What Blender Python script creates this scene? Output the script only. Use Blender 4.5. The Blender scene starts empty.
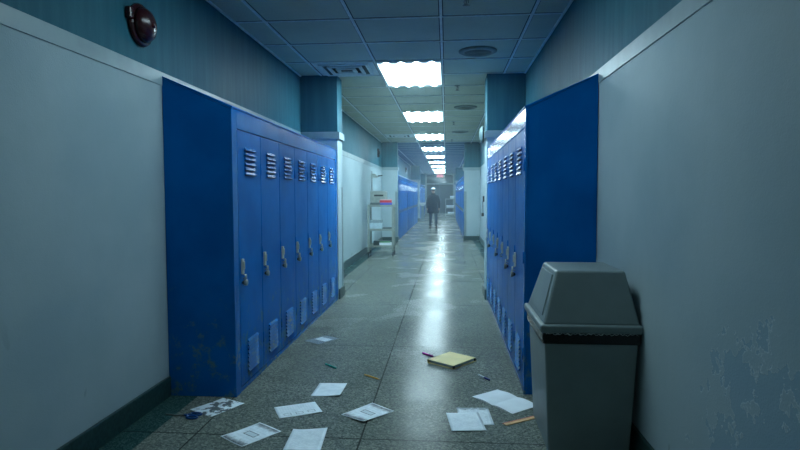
import bpy, bmesh, math, random
from mathutils import Matrix, Vector
random.seed(7)
SC = bpy.context.scene
COL = SC.collection
PI = math.pi

# ------------------------------------------------------------------ camera, world, exposure
F_PX, YAW, PITCH, ROLL, EYE = 564.86, 0.0818, -0.0526, -0.0034, 1.5
cam_data = bpy.data.cameras.new('camera')
cam_data.sensor_width = 36.0
cam_data.lens = F_PX / 800.0 * 36.0
cam_data.clip_start = 0.05
cam = bpy.data.objects.new('camera', cam_data)
COL.objects.link(cam)
cam.matrix_world = (Matrix.Translation((0, 0, EYE)) @ Matrix.Rotation(YAW, 4, 'Z')
                    @ Matrix.Rotation(PI / 2 + PITCH, 4, 'X') @ Matrix.Rotation(ROLL, 4, 'Z'))
SC.camera = cam

world = bpy.data.worlds.new('world')
SC.world = world
world.use_nodes = True
bg = world.node_tree.nodes['Background']
bg.inputs['Color'].default_value = (0.50, 0.76, 0.74, 1)
bg.inputs['Strength'].default_value = 0.42

SC.view_settings.view_transform = 'Standard'
SC.view_settings.look = 'None'
SC.view_settings.gamma = 1.0
SC.view_settings.use_curve_mapping = False
SC.view_settings.exposure = 0.0
LAMP_STRENGTH = 86.0
NEAR_LAMPS = [(2.93, 0.34), (-1.36, 0.03)]   # start of each dimmed panel above and behind the camera, share of full light
LAMP_COLOR = (0.64, 0.90, 1.0)
HAZE_DENSITY = 0.0065
HAZE_START = 6.0
SC.cycles.use_denoising = True
SC.cycles.max_bounces = 10
SC.cycles.diffuse_bounces = 5
SC.cycles.glossy_bounces = 4
SC.cycles.volume_bounces = 1
SC.cycles.sample_clamp_indirect = 6.0

# ------------------------------------------------------------------ dimensions (metres, solved from the photograph)
XL, XR = -2.078, 1.103          # walls
FL, FR = -1.555, 0.579          # locker fronts
CEIL = 3.205
Y0, Y1 = -4.0, 46.0
TILE, TX0, TY0 = 0.8585, -1.770, 5.506
TRIM0, TRIM1 = 2.305, 2.405     # pale rail between white and teal paint
LIGHT_Y = [TY0 + 2 * TILE + 5 * TILE * k for k in range(9)]

# ------------------------------------------------------------------ materials
def lin(r, g, b):
    f = lambda c: (c / 255 / 12.92) if c / 255 <= 0.04045 else ((c / 255 + 0.055) / 1.055) ** 2.4
    return (f(r), f(g), f(b), 1.0)

class NT:
    def __init__(self, name):
        self.m = bpy.data.materials.new(name)
        self.m.use_nodes = True
        self.t = self.m.node_tree
        self.b = self.t.nodes['Principled BSDF']
    def n(self, kind, **kw):
        nd = self.t.nodes.new(kind)
        for k, v in kw.items():
            setattr(nd, k, v)
        return nd
    def put(self, sock, v):
        if isinstance(v, bpy.types.NodeSocket):
            self.t.links.new(v, sock)
        else:
            sock.default_value = v
    def math(self, op, a, b=0.0, c=None):
        nd = self.n('ShaderNodeMath', operation=op)
        self.put(nd.inputs[0], a)
        self.put(nd.inputs[1], b)
        if c is not None:
            self.put(nd.inputs[2], c)
        return nd.outputs[0]
    def smooth(self, v, lo, hi):
        nd = self.n('ShaderNodeMapRange', interpolation_type='SMOOTHSTEP')
        self.put(nd.inputs['Value'], v)
        nd.inputs['From Min'].default_value = lo
        nd.inputs['From Max'].default_value = hi
        return nd.outputs[0]
    def mix(self, fac, a, b):
        nd = self.n('ShaderNodeMix', data_type='RGBA')
        self.put(nd.inputs[0], fac)
        self.put(nd.inputs[6], a)
        self.put(nd.inputs[7], b)
        return nd.outputs[2]
    def pos(self):
        return self.n('ShaderNodeNewGeometry').outputs['Position']
    def obj(self):
        return self.n('ShaderNodeTexCoord').outputs['Object']
    def xyz(self, v):
        nd = self.n('ShaderNodeSeparateXYZ')
        self.put(nd.inputs[0], v)
        return nd.outputs
    def noise(self, vec, scale, detail=3.0, rough=0.55):
        nd = self.n('ShaderNodeTexNoise')
        self.put(nd.inputs['Vector'], vec)
        nd.inputs['Scale'].default_value = scale
        nd.inputs['Detail'].default_value = detail
        nd.inputs['Roughness'].default_value = rough
        return nd.outputs['Fac']
    def scaled(self, vec, s):
        nd = self.n('ShaderNodeVectorMath', operation='MULTIPLY')
        self.put(nd.inputs[0], vec)
        nd.inputs[1].default_value = s
        return nd.outputs[0]
    def bump(self, h, strength=0.2, dist=0.01):
        nd = self.n('ShaderNodeBump')
        nd.inputs['Strength'].default_value = strength
        nd.inputs['Distance'].default_value = dist
        self.put(nd.inputs['Height'], h)
        self.put(self.b.inputs['Normal'], nd.outputs[0])
    def set(self, **kw):
        names = dict(color='Base Color', rough='Roughness', metal='Metallic', spec='Specular IOR Level',
                     trans='Transmission Weight', emit='Emission Color', estr='Emission Strength',
                     alpha='Alpha', coat='Coat Weight', coatr='Coat Roughness', ior='IOR')
        for k, v in kw.items():
            self.put(self.b.inputs[names[k]], v)
        return self.m

def plain(name, rgb, rough=0.5, metal=0.0, var=0.10, scale=14.0, bump=0.0, **kw):
    t = NT(name)
    p = t.obj()
    f = t.noise(p, scale, 4)
    c = lin(*rgb)
    dark = (c[0] * (1 - var), c[1] * (1 - var), c[2] * (1 - var), 1)
    lite = (min(1, c[0] * (1 + var)), min(1, c[1] * (1 + var)), min(1, c[2] * (1 + var)), 1)
    t.set(color=t.mix(t.smooth(f, 0.3, 0.7), dark, lite), rough=rough, metal=metal, **kw)
    if bump:
        t.bump(t.noise(p, scale * 9, 2), bump, 0.003)
    return t.m

# --- walls: white plaster below the rail, teal paint above, scuffs and (right) peeling paint
def wall_material(name, peel):
    t = NT(name)
    p = t.pos()
    x, y, z = t.xyz(p)[:]
    big = t.noise(p, 1.3, 4)
    streak = t.noise(t.scaled(p, (9, 9, 0.7)), 1.6, 4)
    white = t.mix(t.smooth(big, 0.3, 0.7), lin(152, 173, 181), lin(166, 184, 190))
    white = t.mix(t.math('MULTIPLY', t.smooth(streak, 0.52, 0.75), 0.15), white, lin(160, 176, 176))
    teal = t.mix(t.smooth(streak, 0.35, 0.7), lin(42, 94, 110), lin(50, 104, 119))
    up = t.math('GREATER_THAN', z, TRIM0 + 0.03)
    col = t.mix(up, white, teal)
    # small dark scuffs
    sc = t.noise(t.scaled(p, (1, 1.0, 0.55)), 5.5, 2, 0.7)
    low = t.math('SUBTRACT', 1.0, t.smooth(z, 0.2, 1.1))
    col = t.mix(t.math('MULTIPLY', t.smooth(sc, 0.70, 0.76), t.math('MULTIPLY', low, 0.5)), col, lin(70, 84, 88))
    h = t.math('ADD', t.noise(p, 130, 2), t.math('MULTIPLY', t.noise(p, 26, 3), 0.9))
    if peel:
        dy = t.math('DIVIDE', t.math('SUBTRACT', y, 2.12), 0.42)
        dz = t.math('DIVIDE', t.math('SUBTRACT', z, 0.62), 0.42)
        d = t.math('ADD', t.math('MULTIPLY', dy, dy), t.math('MULTIPLY', dz, dz))
        fall = t.math('SUBTRACT', 0.24, t.math('MULTIPLY', d, 0.17))
        pk = t.math('ADD', t.noise(p, 7.0, 5, 0.6), fall)
        m = t.smooth(pk, 0.64, 0.655)
        rim = t.math('SUBTRACT', t.smooth(pk, 0.628, 0.642), m)
        col = t.mix(t.math('MULTIPLY', m, 0.32), col, lin(104, 148, 176))
        col = t.mix(t.math('MULTIPLY', rim, 0.35), col, lin(222, 228, 226))
        h = t.math('SUBTRACT', h, t.math('MULTIPLY', m, 3.0))
    t.set(color=col, rough=t.math('ADD', 0.42, t.math('MULTIPLY', big, 0.22)), spec=0.07)
    t.bump(h, 0.22, 0.004)
    return t.m

def floor_material():
    t = NT('terrazzo_floor')
    p = t.pos()
    x, y, z = t.xyz(p)[:]
    def chips(scale):  # stone chips
        v = t.n('ShaderNodeTexVoronoi')
        t.put(v.inputs['Vector'], p)
        v.inputs['Scale'].default_value = scale
        c = t.n('ShaderNodeSeparateColor')
        t.put(c.inputs[0], v.outputs['Color'])
        return c.outputs[0]
    a, b = chips(130), chips(75)
    col = t.mix(t.smooth(a, 0.25, 0.85), lin(88, 96, 91), lin(116, 124, 118))
    col = t.mix(t.math('MULTIPLY', t.smooth(b, 0.76, 0.84), 0.4), col, lin(158, 163, 150))
    col = t.mix(t.math('MULTIPLY', t.math('LESS_THAN', b, 0.16), 0.45), col, lin(52, 60, 58))
    worn = t.noise(p, 1.1, 5)
    col = t.mix(t.math('MULTIPLY', t.smooth(worn, 0.45, 0.75), 0.25), col, lin(70, 78, 72))
    # dark green border slabs along both walls
    edge = t.math('MAXIMUM', t.math('LESS_THAN', x, -1.855), t.math('GREATER_THAN', x, 0.88))
    dark = t.mix(t.smooth(a, 0.3, 0.9), lin(34, 62, 62), lin(62, 92, 90))
    col = t.mix(edge, col, dark)
    # slab joints
    def near(v, w):
        return t.math('LESS_THAN', t.math('ABSOLUTE', v), w)
    j = near(t.math('SUBTRACT', x, -0.525), 0.0055)
    for k in (-1.575, 0.645):
        j = t.math('MAXIMUM', j, near(t.math('SUBTRACT', x, k), 0.0055))
    yy = t.math('SUBTRACT', t.math('PINGPONG', t.math('ADD', y, 2.14 * 5 - 3.38), 1.07), 0.0)
    j = t.math('MAXIMUM', j, t.math('LESS_THAN', yy, 0.006))
    col = t.mix(t.math('MULTIPLY', j, 0.8), col, lin(30, 36, 36))
    rg = t.math('SUBTRACT', 0.27, t.math('MULTIPLY', t.smooth(t.noise(p, 1.1, 2, 0.5), 0.36, 0.64), 0.09))
    rg = t.math('ADD', rg, t.math('MULTIPLY', a, 0.02))
    t.set(color=col, rough=rg, spec=0.03)
    h = t.math('ADD', t.math('MULTIPLY', t.noise(p, 2.2, 2), 1.2), t.math('MULTIPLY', a, 0.04))
    h = t.math('SUBTRACT', h, t.math('MULTIPLY', j, 2.0))
    t.bump(h, 0.035, 0.004)
    return t.m

def ceiling_material(name, c0, c1):
    t = NT(name)
    p = t.pos()
    pits = t.noise(p, 95, 3, 0.7)
    big = t.noise(p, 1.7, 4)
    col = t.mix(t.smooth(big, 0.3, 0.7), lin(*c0), lin(*c1))
    col = t.mix(t.math('MULTIPLY', t.smooth(pits, 0.58, 0.72), 0.45), col, lin(70, 84, 88))
    t.set(color=col, rough=0.85, spec=0.2)
    t.bump(pits, 0.25, 0.003)
    return t.m

def locker_material(name, spec, rough):
    t = NT(name)
    p = t.pos()
    x, y, z = t.xyz(p)[:]
    big = t.noise(p, 2.2, 4)
    col = t.mix(t.smooth(big, 0.3, 0.7), lin(0, 89, 160), lin(0, 102, 178))
    sm = t.noise(t.scaled(p, (3, 3, 0.8)), 2.4, 5, 0.65)
    col = t.mix(t.math('MULTIPLY', t.smooth(sm, 0.55, 0.8), 0.22), col, lin(24, 116, 186))
    # rusty, dirty scuffs in the lower part
    low = t.math('SUBTRACT', 1.0, t.smooth(z, 0.15, 1.15))
    sc = t.math('ADD', t.noise(p, 9.0, 6, 0.72), t.math('MULTIPLY', low, 0.10))
    msk = t.smooth(sc, 0.60, 0.72)
    col = t.mix(t.math('MULTIPLY', msk, t.math('MULTIPLY', low, 0.75)), col, lin(88, 122, 108))
    t.set(color=col, rough=t.math('ADD', rough, t.math('MULTIPLY', t.noise(p, 6, 4), 0.16)), spec=spec)
    t.bump(t.math('ADD', t.noise(p, 1.8, 2), t.math('MULTIPLY', t.noise(p, 160, 2), 0.05)), 0.12, 0.01)
    return t.m

def lamp_material(name, share):
    t = NT(name)
    x, y, z = t.xyz(t.obj())[:]
    wave = t.math('COSINE', t.math('MULTIPLY', x, 2 * PI / 0.196))     # four tubes behind the lens
    band = t.math('POWER', t.math('MULTIPLY_ADD', wave, -0.5, 0.5), 3.0)
    d = t.math('SUBTRACT', 0.80, t.math('ABSOLUTE', y))
    d = t.math('SUBTRACT', d, t.math('MULTIPLY', t.math('SUBTRACT', 1.0, band), 0.09))
    endm = t.smooth(d, -0.05, 0.05)
    s = t.math('MULTIPLY', t.math('MULTIPLY_ADD', band, 0.94, 0.06), t.math('MULTIPLY_ADD', endm, 0.988, 0.012))
    t.set(color=lin(230, 236, 236), rough=0.4, emit=(*LAMP_COLOR, 1), estr=t.math('MULTIPLY', s, LAMP_STRENGTH * share))
    return t.m

M = {}
M['wall'] = wall_material('painted_plaster', False)
M['wall_peel'] = wall_material('peeling_painted_plaster', True)
M['floor'] = floor_material()
M['ceil'] = ceiling_material('ceiling_tile', (184, 189, 174), (195, 199, 184))
M['ceil_dark'] = ceiling_material('ceiling_dark_slate', (92, 116, 130), (108, 132, 146))
M['grid'] = plain('ceiling_grid_metal', (214, 222, 222), 0.45)
M['speaker_rim'] = plain('speaker_rim_paint', (124, 134, 130), 0.6)
M['vent_slot_shade'] = plain('vent_painted_shade', (58, 68, 70), 0.8)
M['shadow_line'] = plain('ceiling_painted_shadow_line', (40, 50, 54), 0.9)
M['trim'] = plain('rail_paint', (132, 154, 160), 0.4, scale=4, bump=0.05)
M['base'] = plain('dark_green_baseboard', (38, 66, 66), 0.35, var=0.35, scale=40)
M['locker'] = locker_material('blue_locker_paint', 0.04, 0.26)
M['locker_gloss'] = locker_material('glossy_blue_locker_paint', 0.2, 0.14)
M['slot_shade'] = plain('painted_slot_shade', (6, 14, 34), 0.8)
M['alu'] = plain('brushed_aluminium', (186, 190, 184), 0.45, 0.15, var=0.15)
M['steel'] = plain('worn_steel', (128, 132, 128), 0.35, 0.5, var=0.25)
M['black'] = plain('black_plastic', (18, 20, 22), 0.4)
M['lens'] = lamp_material('lamp_diffuser', 1.0)
M['white_metal'] = plain('white_enamel', (205, 214, 214), 0.4)
M['can'] = plain('grey_bin_plastic', (116, 130, 132), 0.48, var=0.06, scale=5, bump=0.15)
M['bag'] = plain('black_bin_liner', (8, 9, 11), 0.25, var=0.3, bump=0.4)
M['bell'] = plain('dark_red_bell', (48, 10, 16), 0.26, var=0.2)
M['guard'] = plain('grey_corner_guard', (120, 138, 142), 0.4)
M['cart'] = plain('grey_cart_steel', (142, 152, 146), 0.45)
M['rubber'] = plain('black_rubber', (24, 26, 28), 0.6)
M['door'] = plain('dark_door_paint', (26, 34, 38), 0.6)
M['frame'] = plain('door_frame_paint', (128, 142, 144), 0.45)
M['coat'] = plain('dark_coat_wool', (26, 32, 40), 0.9, var=0.2)
M['trouser'] = plain('grey_trouser_cloth', (58, 70, 80), 0.9, var=0.2)
M['skin'] = plain('skin', (176, 134, 112), 0.5)
M['hair'] = plain('dark_hair', (24, 22, 22), 0.6)
M['cap'] = plain('pale_cap_cloth', (214, 218, 216), 0.8)
M['leather'] = plain('black_leather', (16, 16, 18), 0.35)
M['paper'] = plain('white_paper', (232, 240, 246), 0.7, var=0.04, scale=9)
M['red'] = plain('red_book_cloth', (200, 36, 50), 0.6)
M['blue'] = plain('blue_book_cloth', (40, 60, 190), 0.6)
M['green'] = plain('green_book_cloth', (70, 150, 96), 0.6)
M['cream'] = plain('cream_binder_card', (228, 208, 140), 0.6, var=0.06)
M['wood'] = plain('ruler_wood', (206, 160, 104), 0.5, var=0.12, scale=30)
M['pencil'] = plain('yellow_pencil_paint', (228, 170, 50), 0.35)
M['teal_pen'] = plain('teal_plastic', (30, 205, 185), 0.3)
M['magenta'] = plain('magenta_plastic', (220, 50, 180), 0.3)
M['navy'] = plain('navy_plastic', (30, 48, 120), 0.3)
M['scissor'] = plain('blue_handle_plastic', (12, 70, 130), 0.35)
M['pink_exit'] = NT('exit_sign_face').set(color=lin(220, 150, 160), rough=0.4, emit=(1.0, 0.42, 0.48, 1), estr=0.45)
M['exit_red'] = NT('exit_sign_letters').set(color=lin(200, 20, 30), rough=0.4, emit=(1.0, 0.03, 0.05, 1), estr=0.7)
M['glass'] = NT('transom_glass').set(color=lin(20, 30, 36), rough=0.08, spec=0.6)
_t = NT('clear_plastic_sleeve')
_t.set(color=lin(200, 222, 232), rough=0.15, alpha=0.16, spec=0.6)
M['plastic'] = _t.m

# ------------------------------------------------------------------ mesh helpers
class MB:
    def __init__(self):
        self.bm = bmesh.new()
    def face(self, pts, mi=0):
        f = self.bm.faces.new([self.bm.verts.new(p) for p in pts])
        f.material_index = mi
        return f
    def box(self, x0, x1, y0, y1, z0, z1, mi=0):
        v = [self.bm.verts.new((x, y, z)) for z in (z0, z1) for y in (y0, y1) for x in (x0, x1)]
        for q in ((0, 2, 3, 1), (4, 5, 7, 6), (0, 1, 5, 4), (2, 6, 7, 3), (0, 4, 6, 2), (1, 3, 7, 5)):
            self.bm.faces.new([v[i] for i in q]).material_index = mi
        return self
    def frustum(self, a, b, mi=0):      # a, b = (x0,x1,y0,y1,z)
        v = [self.bm.verts.new((x, y, r[4])) for r in (a, b) for y in (r[2], r[3]) for x in (r[0], r[1])]
        for q in ((0, 2, 3, 1), (4, 5, 7, 6), (0, 1, 5, 4), (2, 6, 7, 3), (0, 4, 6, 2), (1, 3, 7, 5)):
            self.bm.faces.new([v[i] for i in q]).material_index = mi
        return self
    def prism(self, poly, lo, hi, axis, mi=0):     # polygon in the two other axes, extruded along axis
        def P(u, w, t):
            return {'x': (t, u, w), 'y': (u, t, w), 'z': (u, w, t)}[axis]
        A = [self.bm.verts.new(P(u, w, lo)) for u, w in poly]
        B = [self.bm.verts.new(P(u, w, hi)) for u, w in poly]
        n = len(poly)
        fs = [self.bm.faces.new(A[::-1]), self.bm.faces.new(B)]
        for i in range(n):
            fs.append(self.bm.faces.new((A[i], A[(i + 1) % n], B[(i + 1) % n], B[i])))
        for f in fs:
            f.material_index = mi
        return self
    def tube(self, pts, r, seg=10, mi=0, closed=False, cap=True):
        pts = [Vector(p) for p in pts]
        rs = r if isinstance(r, (list, tuple)) else [r] * len(pts)
        rings = []
        n = len(pts)
        for i, p in enumerate(pts):
            if closed:
                d = pts[(i + 1) % n] - pts[i - 1]
            else:
                d = pts[min(i + 1, n - 1)] - pts[max(i - 1, 0)]
            d.normalize()
            up = Vector((0, 0, 1)) if abs(d.z) < 0.9 else Vector((1, 0, 0))
            u = d.cross(up).normalized()
            w = d.cross(u).normalized()
            rings.append([self.bm.verts.new(p + (u * math.cos(2 * PI * k / seg) + w * math.sin(2 * PI * k / seg)) * rs[i]) for k in range(seg)])
        for i in range(n if closed else n - 1):
            A, B = rings[i], rings[(i + 1) % n]
            for k in range(seg):
                f = self.bm.faces.new((A[k], A[(k + 1) % seg], B[(k + 1) % seg], B[k]))
                f.material_index = mi
                f.smooth = True
        if cap and not closed:
            self.bm.faces.new(rings[0][::-1]).material_index = mi
            self.bm.faces.new(rings[-1]).material_index = mi
        return self
    def lathe(self, prof, origin, axis, seg=28, mi=0):      # prof: (radius, height along axis)
        o = Vector(origin)
        d = {'x': Vector((1, 0, 0)), 'y': Vector((0, 1, 0)), 'z': Vector((0, 0, 1)), '-x': Vector((-1, 0, 0)), '-z': Vector((0, 0, -1))}[axis]
        u = Vector((0, 1, 0)) if abs(d.y) < 0.5 else Vector((1, 0, 0))
        w = d.cross(u)
        rings = []
        for r, h in prof:
            if r < 1e-6:
                rings.append([self.bm.verts.new(o + d * h)])
            else:
                rings.append([self.bm.verts.new(o + d * h + (u * math.cos(2 * PI * k / seg) + w * math.sin(2 * PI * k / seg)) * r) for k in range(seg)])
        for A, B in zip(rings, rings[1:]):
            for k in range(seg):
                a0, a1 = A[k % len(A)], A[(k + 1) % len(A)]
                b0, b1 = B[k % len(B)], B[(k + 1) % len(B)]
                vs = [a0]
                for q in (a1, b1, b0):
                    if q not in vs:
                        vs.append(q)
                if len(vs) > 2:
                    f = self.bm.faces.new(vs)
                    f.material_index = mi
                    f.smooth = True
        return self
    def mesh(self, name, mats):
        bmesh.ops.recalc_face_normals(self.bm, faces=self.bm.faces[:])
        me = bpy.data.meshes.new(name)
        self.bm.to_mesh(me)
        self.bm.free()
        for m in (mats if isinstance(mats, (list, tuple)) else [mats]):
            me.materials.append(m)
        return me
    def build(self, name, mats, parent=None, loc=(0, 0, 0), rotz=0.0, bevel=0.0, seg=2):
        return link(name, self.mesh(name, mats), parent, loc, rotz, bevel, seg)

def link(name, me, parent=None, loc=(0, 0, 0), rotz=0.0, bevel=0.0, seg=2):
    o = bpy.data.objects.new(name, me)
    COL.objects.link(o)
    o.location = loc
    o.rotation_euler = (0, 0, rotz)
    if parent:
        o.parent = parent
    if bevel:
        b = o.modifiers.new('bevel', 'BEVEL')
        b.width = bevel
        b.segments = seg
        b.limit_method = 'ANGLE'
        b.angle_limit = math.radians(35)
    return o

def tag(o, label, cat, group=None, kind=None):
    o['label'] = label
    o['category'] = cat
    if group:
        o['group'] = group
    if kind:
        o['kind'] = kind
    return o

def thing(name, label, cat, loc=(0, 0, 0), rotz=0.0, group=None):
    o = bpy.data.objects.new(name, None)
    o.empty_display_size = 0.1
    COL.objects.link(o)
    o.location = loc
    o.rotation_euler = (0, 0, rotz)
    return tag(o, label, cat, group)

def struct(o):
    o['kind'] = 'structure'
    return o

def copy_tree(root, label=None, loc=None, rotz=None):
    r = root.copy()
    COL.objects.link(r)
    if label:
        r['label'] = label
    if loc is not None:
        r.location = loc
    if rotz is not None:
        r.rotation_euler = (0, 0, rotz)
    for ch in list(root.children):
        c = ch.copy()
        COL.objects.link(c)
        c.parent = r
        for g in list(ch.children):
            d = g.copy()
            COL.objects.link(d)
            d.parent = c
    return r

# ------------------------------------------------------------------ the setting
struct(MB().box(XL - 0.15, XR + 0.15, Y0, Y1 + 0.2, -0.12, 0).build('floor', M['floor']))
struct(MB().box(XL - 0.15, XL, Y0, Y1 + 0.2, 0, CEIL).build('wall_left', M['wall']))
struct(MB().box(XR, XR + 0.15, Y0, Y1 + 0.2, 0, CEIL).build('wall_right', M['wall_peel']))
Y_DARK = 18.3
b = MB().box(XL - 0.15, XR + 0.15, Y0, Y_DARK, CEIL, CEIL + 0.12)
b.box(XL - 0.15, XR + 0.15, Y_DARK, Y1 + 0.2, CEIL, CEIL + 0.12, 1)  # far stretch of the ceiling in a darker slate tone
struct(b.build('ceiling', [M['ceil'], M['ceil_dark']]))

# suspended grid (real tee bars) and wall angles
b = MB()
gx = [TX0 + TILE * k for k in range(0, 4)]
for x in gx:
    b.box(x - 0.013, x + 0.013, Y0, Y1, CEIL - 0.012, CEIL + 0.004)
k = -11
while TY0 + TILE * k < Y1:
    y = TY0 + TILE * k
    if y > Y0:
        b.box(XL, XR, y - 0.011, y + 0.011, CEIL - 0.008, CEIL + 0.004)
    k += 1
for x0, x1 in ((XL, XL + 0.02), (XR - 0.02, XR)):
    b.box(x0, x1, Y0, Y1, CEIL - 0.016, CEIL + 0.004)
for x in gx:  # dark strips along the tees, the shadow line put in as colour
    for s_ in (-1, 1):
        b.box(*sorted((x + s_ * 0.013, x + s_ * 0.022)), Y0, Y1, CEIL - 0.0015, CEIL + 0.004, 1)
k = -11
while TY0 + TILE * k < Y1:
    y = TY0 + TILE * k
    if y > Y0:
        for s_ in (-1, 1):
            b.box(XL, XR, *sorted((y + s_ * 0.011, y + s_ * 0.022)), CEIL - 0.001, CEIL + 0.004, 1)
    k += 1
struct(b.build('trim_ceiling_grid', [M['grid'], M['shadow_line']]))

# piers that stand out from the walls as far as the lockers
PIERS = [('left', XL, -1.545, 8.00, 8.36), ('right', 0.570, XR, 8.09, 8.55),
         ('left', XL, -1.570, 18.20, 18.50), ('right', 0.590, XR, 18.75, 19.00),
         ('left', XL, -1.545, 33.00, 33.40), ('right', 0.590, XR, 35.60, 36.00)]
for side, x0, x1, y0, y1 in PIERS:
    struct(MB().box(x0, x1, y0, y1, 0, CEIL).build('wall_%s_pier' % side, M['wall'], bevel=0.006))

# pale rail between the two paints, wrapped round the piers
def rail(side, xw, sgn):
    b = MB()
    t = 0.007
    piers = sorted((p for p in PIERS if p[0] == side), key=lambda p: p[3])
    y = Y0
    for p in piers:
        xi = p[2] if side == 'left' else p[1]
        b.box(*sorted((xw, xw + sgn * t)), y, p[3] - 0.02, TRIM0, TRIM1)
        b.box(*sorted((xw, xi + sgn * 0.03)), p[3] - 0.02, p[3], TRIM0, TRIM1)
        b.box(*sorted((xi, xi + sgn * 0.03)), p[3], p[4] + 0.02, TRIM0, TRIM1)
        b.box(*sorted((xw, xi)), p[4], p[4] + 0.02, TRIM0, TRIM1)
        y = p[4] + 0.02
    b.box(*sorted((xw, xw + sgn * t)), y, Y1, TRIM0, TRIM1)
    struct(b.build('trim_%s_rail' % side, M['trim'], bevel=0.003))
rail('left', XL, 1)
rail('right', XR, -1)

# the lockers stand in front of the baseboard line: cut it where a bank stands
BANKS_L = [(4.0226, 7.990), (18.53, 22.60), (22.66, 26.71), (26.77, 30.85), (33.45, 37.50), (37.56, 41.66)]
BANKS_R = [(4.238, 8.080), (19.03, 23.08), (23.14, 27.19), (27.25, 31.30), (31.36, 35.46)]
def baseboard_cut(side, xw, sgn, banks):
    b = MB()
    t, h = 0.022, 0.15
    piers = sorted((p for p in PIERS if p[0] == side), key=lambda p: p[3])
    blocks = sorted([(y0, y1) for y0, y1 in banks] + [(p[3], p[4]) for p in piers])
    y = Y0
    for y0, y1 in blocks:
        if y0 - y > 0.1:
            b.box(*sorted((xw, xw + sgn * t)), y, y0 - t if any(abs(p[3] - y0) < 1e-6 for p in piers) else y0 - 0.004, 0, h)
        y = max(y, y1)
    b.box(*sorted((xw, xw + sgn * t)), y + t, Y1, 0, h)
    for p in piers:
        xi = p[2] if side == 'left' else p[1]
        near_free = not any(abs(p[3] - y1) < 0.2 for y0, y1 in banks)
        if near_free:
            b.box(*sorted((xw, xi + sgn * t)), p[3] - t, p[3], 0, h)
        b.box(*sorted((xi, xi + sgn * t)), p[3], p[4], 0, h)
        if not any(abs(p[4] - y0) < 0.2 for y0, y1 in banks):
            b.box(*sorted((xw, xi + sgn * t)), p[4], p[4] + t, 0, h)
    struct(b.build('baseboard_%s' % side, M['base'], bevel=0.004))
baseboard_cut('left', XL, 1, BANKS_L)
baseboard_cut('right', XR, -1, BANKS_R)

# end of the corridor: wall, double door with transom
struct(MB().box(XL, -1.70, Y1, Y1 + 0.15, 0, CEIL).box(0.66, XR, Y1, Y1 + 0.15, 0, CEIL).build('wall_end', M['wall']))
dr = thing('door_1', 'dark double door with transom window closing the far end of the corridor', 'door', (-0.52, Y1, 0))
struct(dr)
b = MB().box(-1.18, -1.06, -0.05, 0.15, 0, CEIL - 0.01).box(1.06, 1.18, -0.05, 0.15, 0, CEIL - 0.01)
b.box(-1.06, 1.06, -0.05, 0.15, CEIL - 0.10, CEIL - 0.01).box(-1.06, 1.06, -0.05, 0.15, 2.36, 2.47)
b.build('door_frame', M['frame'], dr, bevel=0.006)
for s in (-1, 1):
    lf = MB().box(min(s * 0.005, s * 1.055), max(s * 0.005, s * 1.055), 0.0, 0.06, 0.01, 2.355).build('door_leaf', M['door'], dr, bevel=0.004)
    MB().tube([(s * 0.09, -0.005, 0.9), (s * 0.09, -0.06, 0.93), (s * 0.09, -0.06, 1.17), (s * 0.09, -0.005, 1.2)], 0.012).build('door_handle', M['steel'], lf)
MB().box(-1.055, 1.055, 0.03, 0.05, 2.472, CEIL - 0.102).build('transom_glass', M['glass'], dr)

# corner guards
def guard(label, x, y, sgn, toward, h=1.62):
    # L profile: one leg on the hall face, one on the face towards the camera or away
    b = MB().box(*sorted((x, x + sgn * 0.006)), *sorted((y, y + toward * 0.07)), 0.152, h)
    b.box(*sorted((x + sgn * 0.006, x - sgn * 0.075)), *sorted((y, y - toward * 0.006)), 0.152, h)
    tag(b.build('corner_guard', M['guard'], bevel=0.001), label, 'corner guard', 'corner guards on the piers')
guard('grey corner guard on the pier at the end of the left near lockers', -1.545, 8.36, 1, -1)
guard('grey corner guard on the left white pier behind the cart', -1.570, 18.20, 1, 1)
guard('grey corner guard on the white pier before the right far lockers', 0.590, 18.75, -1, 1)

# ------------------------------------------------------------------ ceiling fittings
lens_me = MB().box(-0.405, 0.405, -0.835, 0.835, -0.002, 0.004).mesh('diffuser', M['lens'])
b = MB()
b.box(-0.418, -0.405, -0.848, 0.848, -0.012, 0.0).box(0.405, 0.418, -0.848, 0.848, -0.012, 0.0)
b.box(-0.405, 0.405, -0.848, -0.835, -0.012, 0.0).box(-0.405, 0.405, 0.835, 0.848, -0.012, 0.0)
frame_me = b.mesh('light_frame', M['white_metal'])
NTH = ['nearest', 'second nearest', 'third nearest', 'fourth nearest', 'fifth nearest', 'sixth nearest', 'seventh nearest', 'eighth nearest', 'farthest']
XLT = TX0 + 1.5 * TILE
for i, y in enumerate(LIGHT_Y):
    r = thing('ceiling_light', '%s glowing fluorescent panel in the row along the ceiling' % NTH[i], 'ceiling light',
              (XLT, y + TILE, CEIL - 0.006), 0, 'fluorescent ceiling panels')
    link('light_frame', frame_me, r)
    link('diffuser', lens_me, r, (0, 0, -0.003))

for i, (y, share) in enumerate(NEAR_LAMPS):
    me = lens_me.copy()
    me.materials.clear()
    me.materials.append(lamp_material('dim_lamp_diffuser', share))
    r = thing('ceiling_light', ['dim fluorescent panel above the camera, out of the photo', 'dim fluorescent panel behind the camera, out of the photo'][i], 'ceiling light',
              (XLT, y + TILE, CEIL - 0.006), 0, 'fluorescent ceiling panels')
    link('light_frame', frame_me, r)
    link('diffuser', me, r, (0, 0, -0.003))

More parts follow.
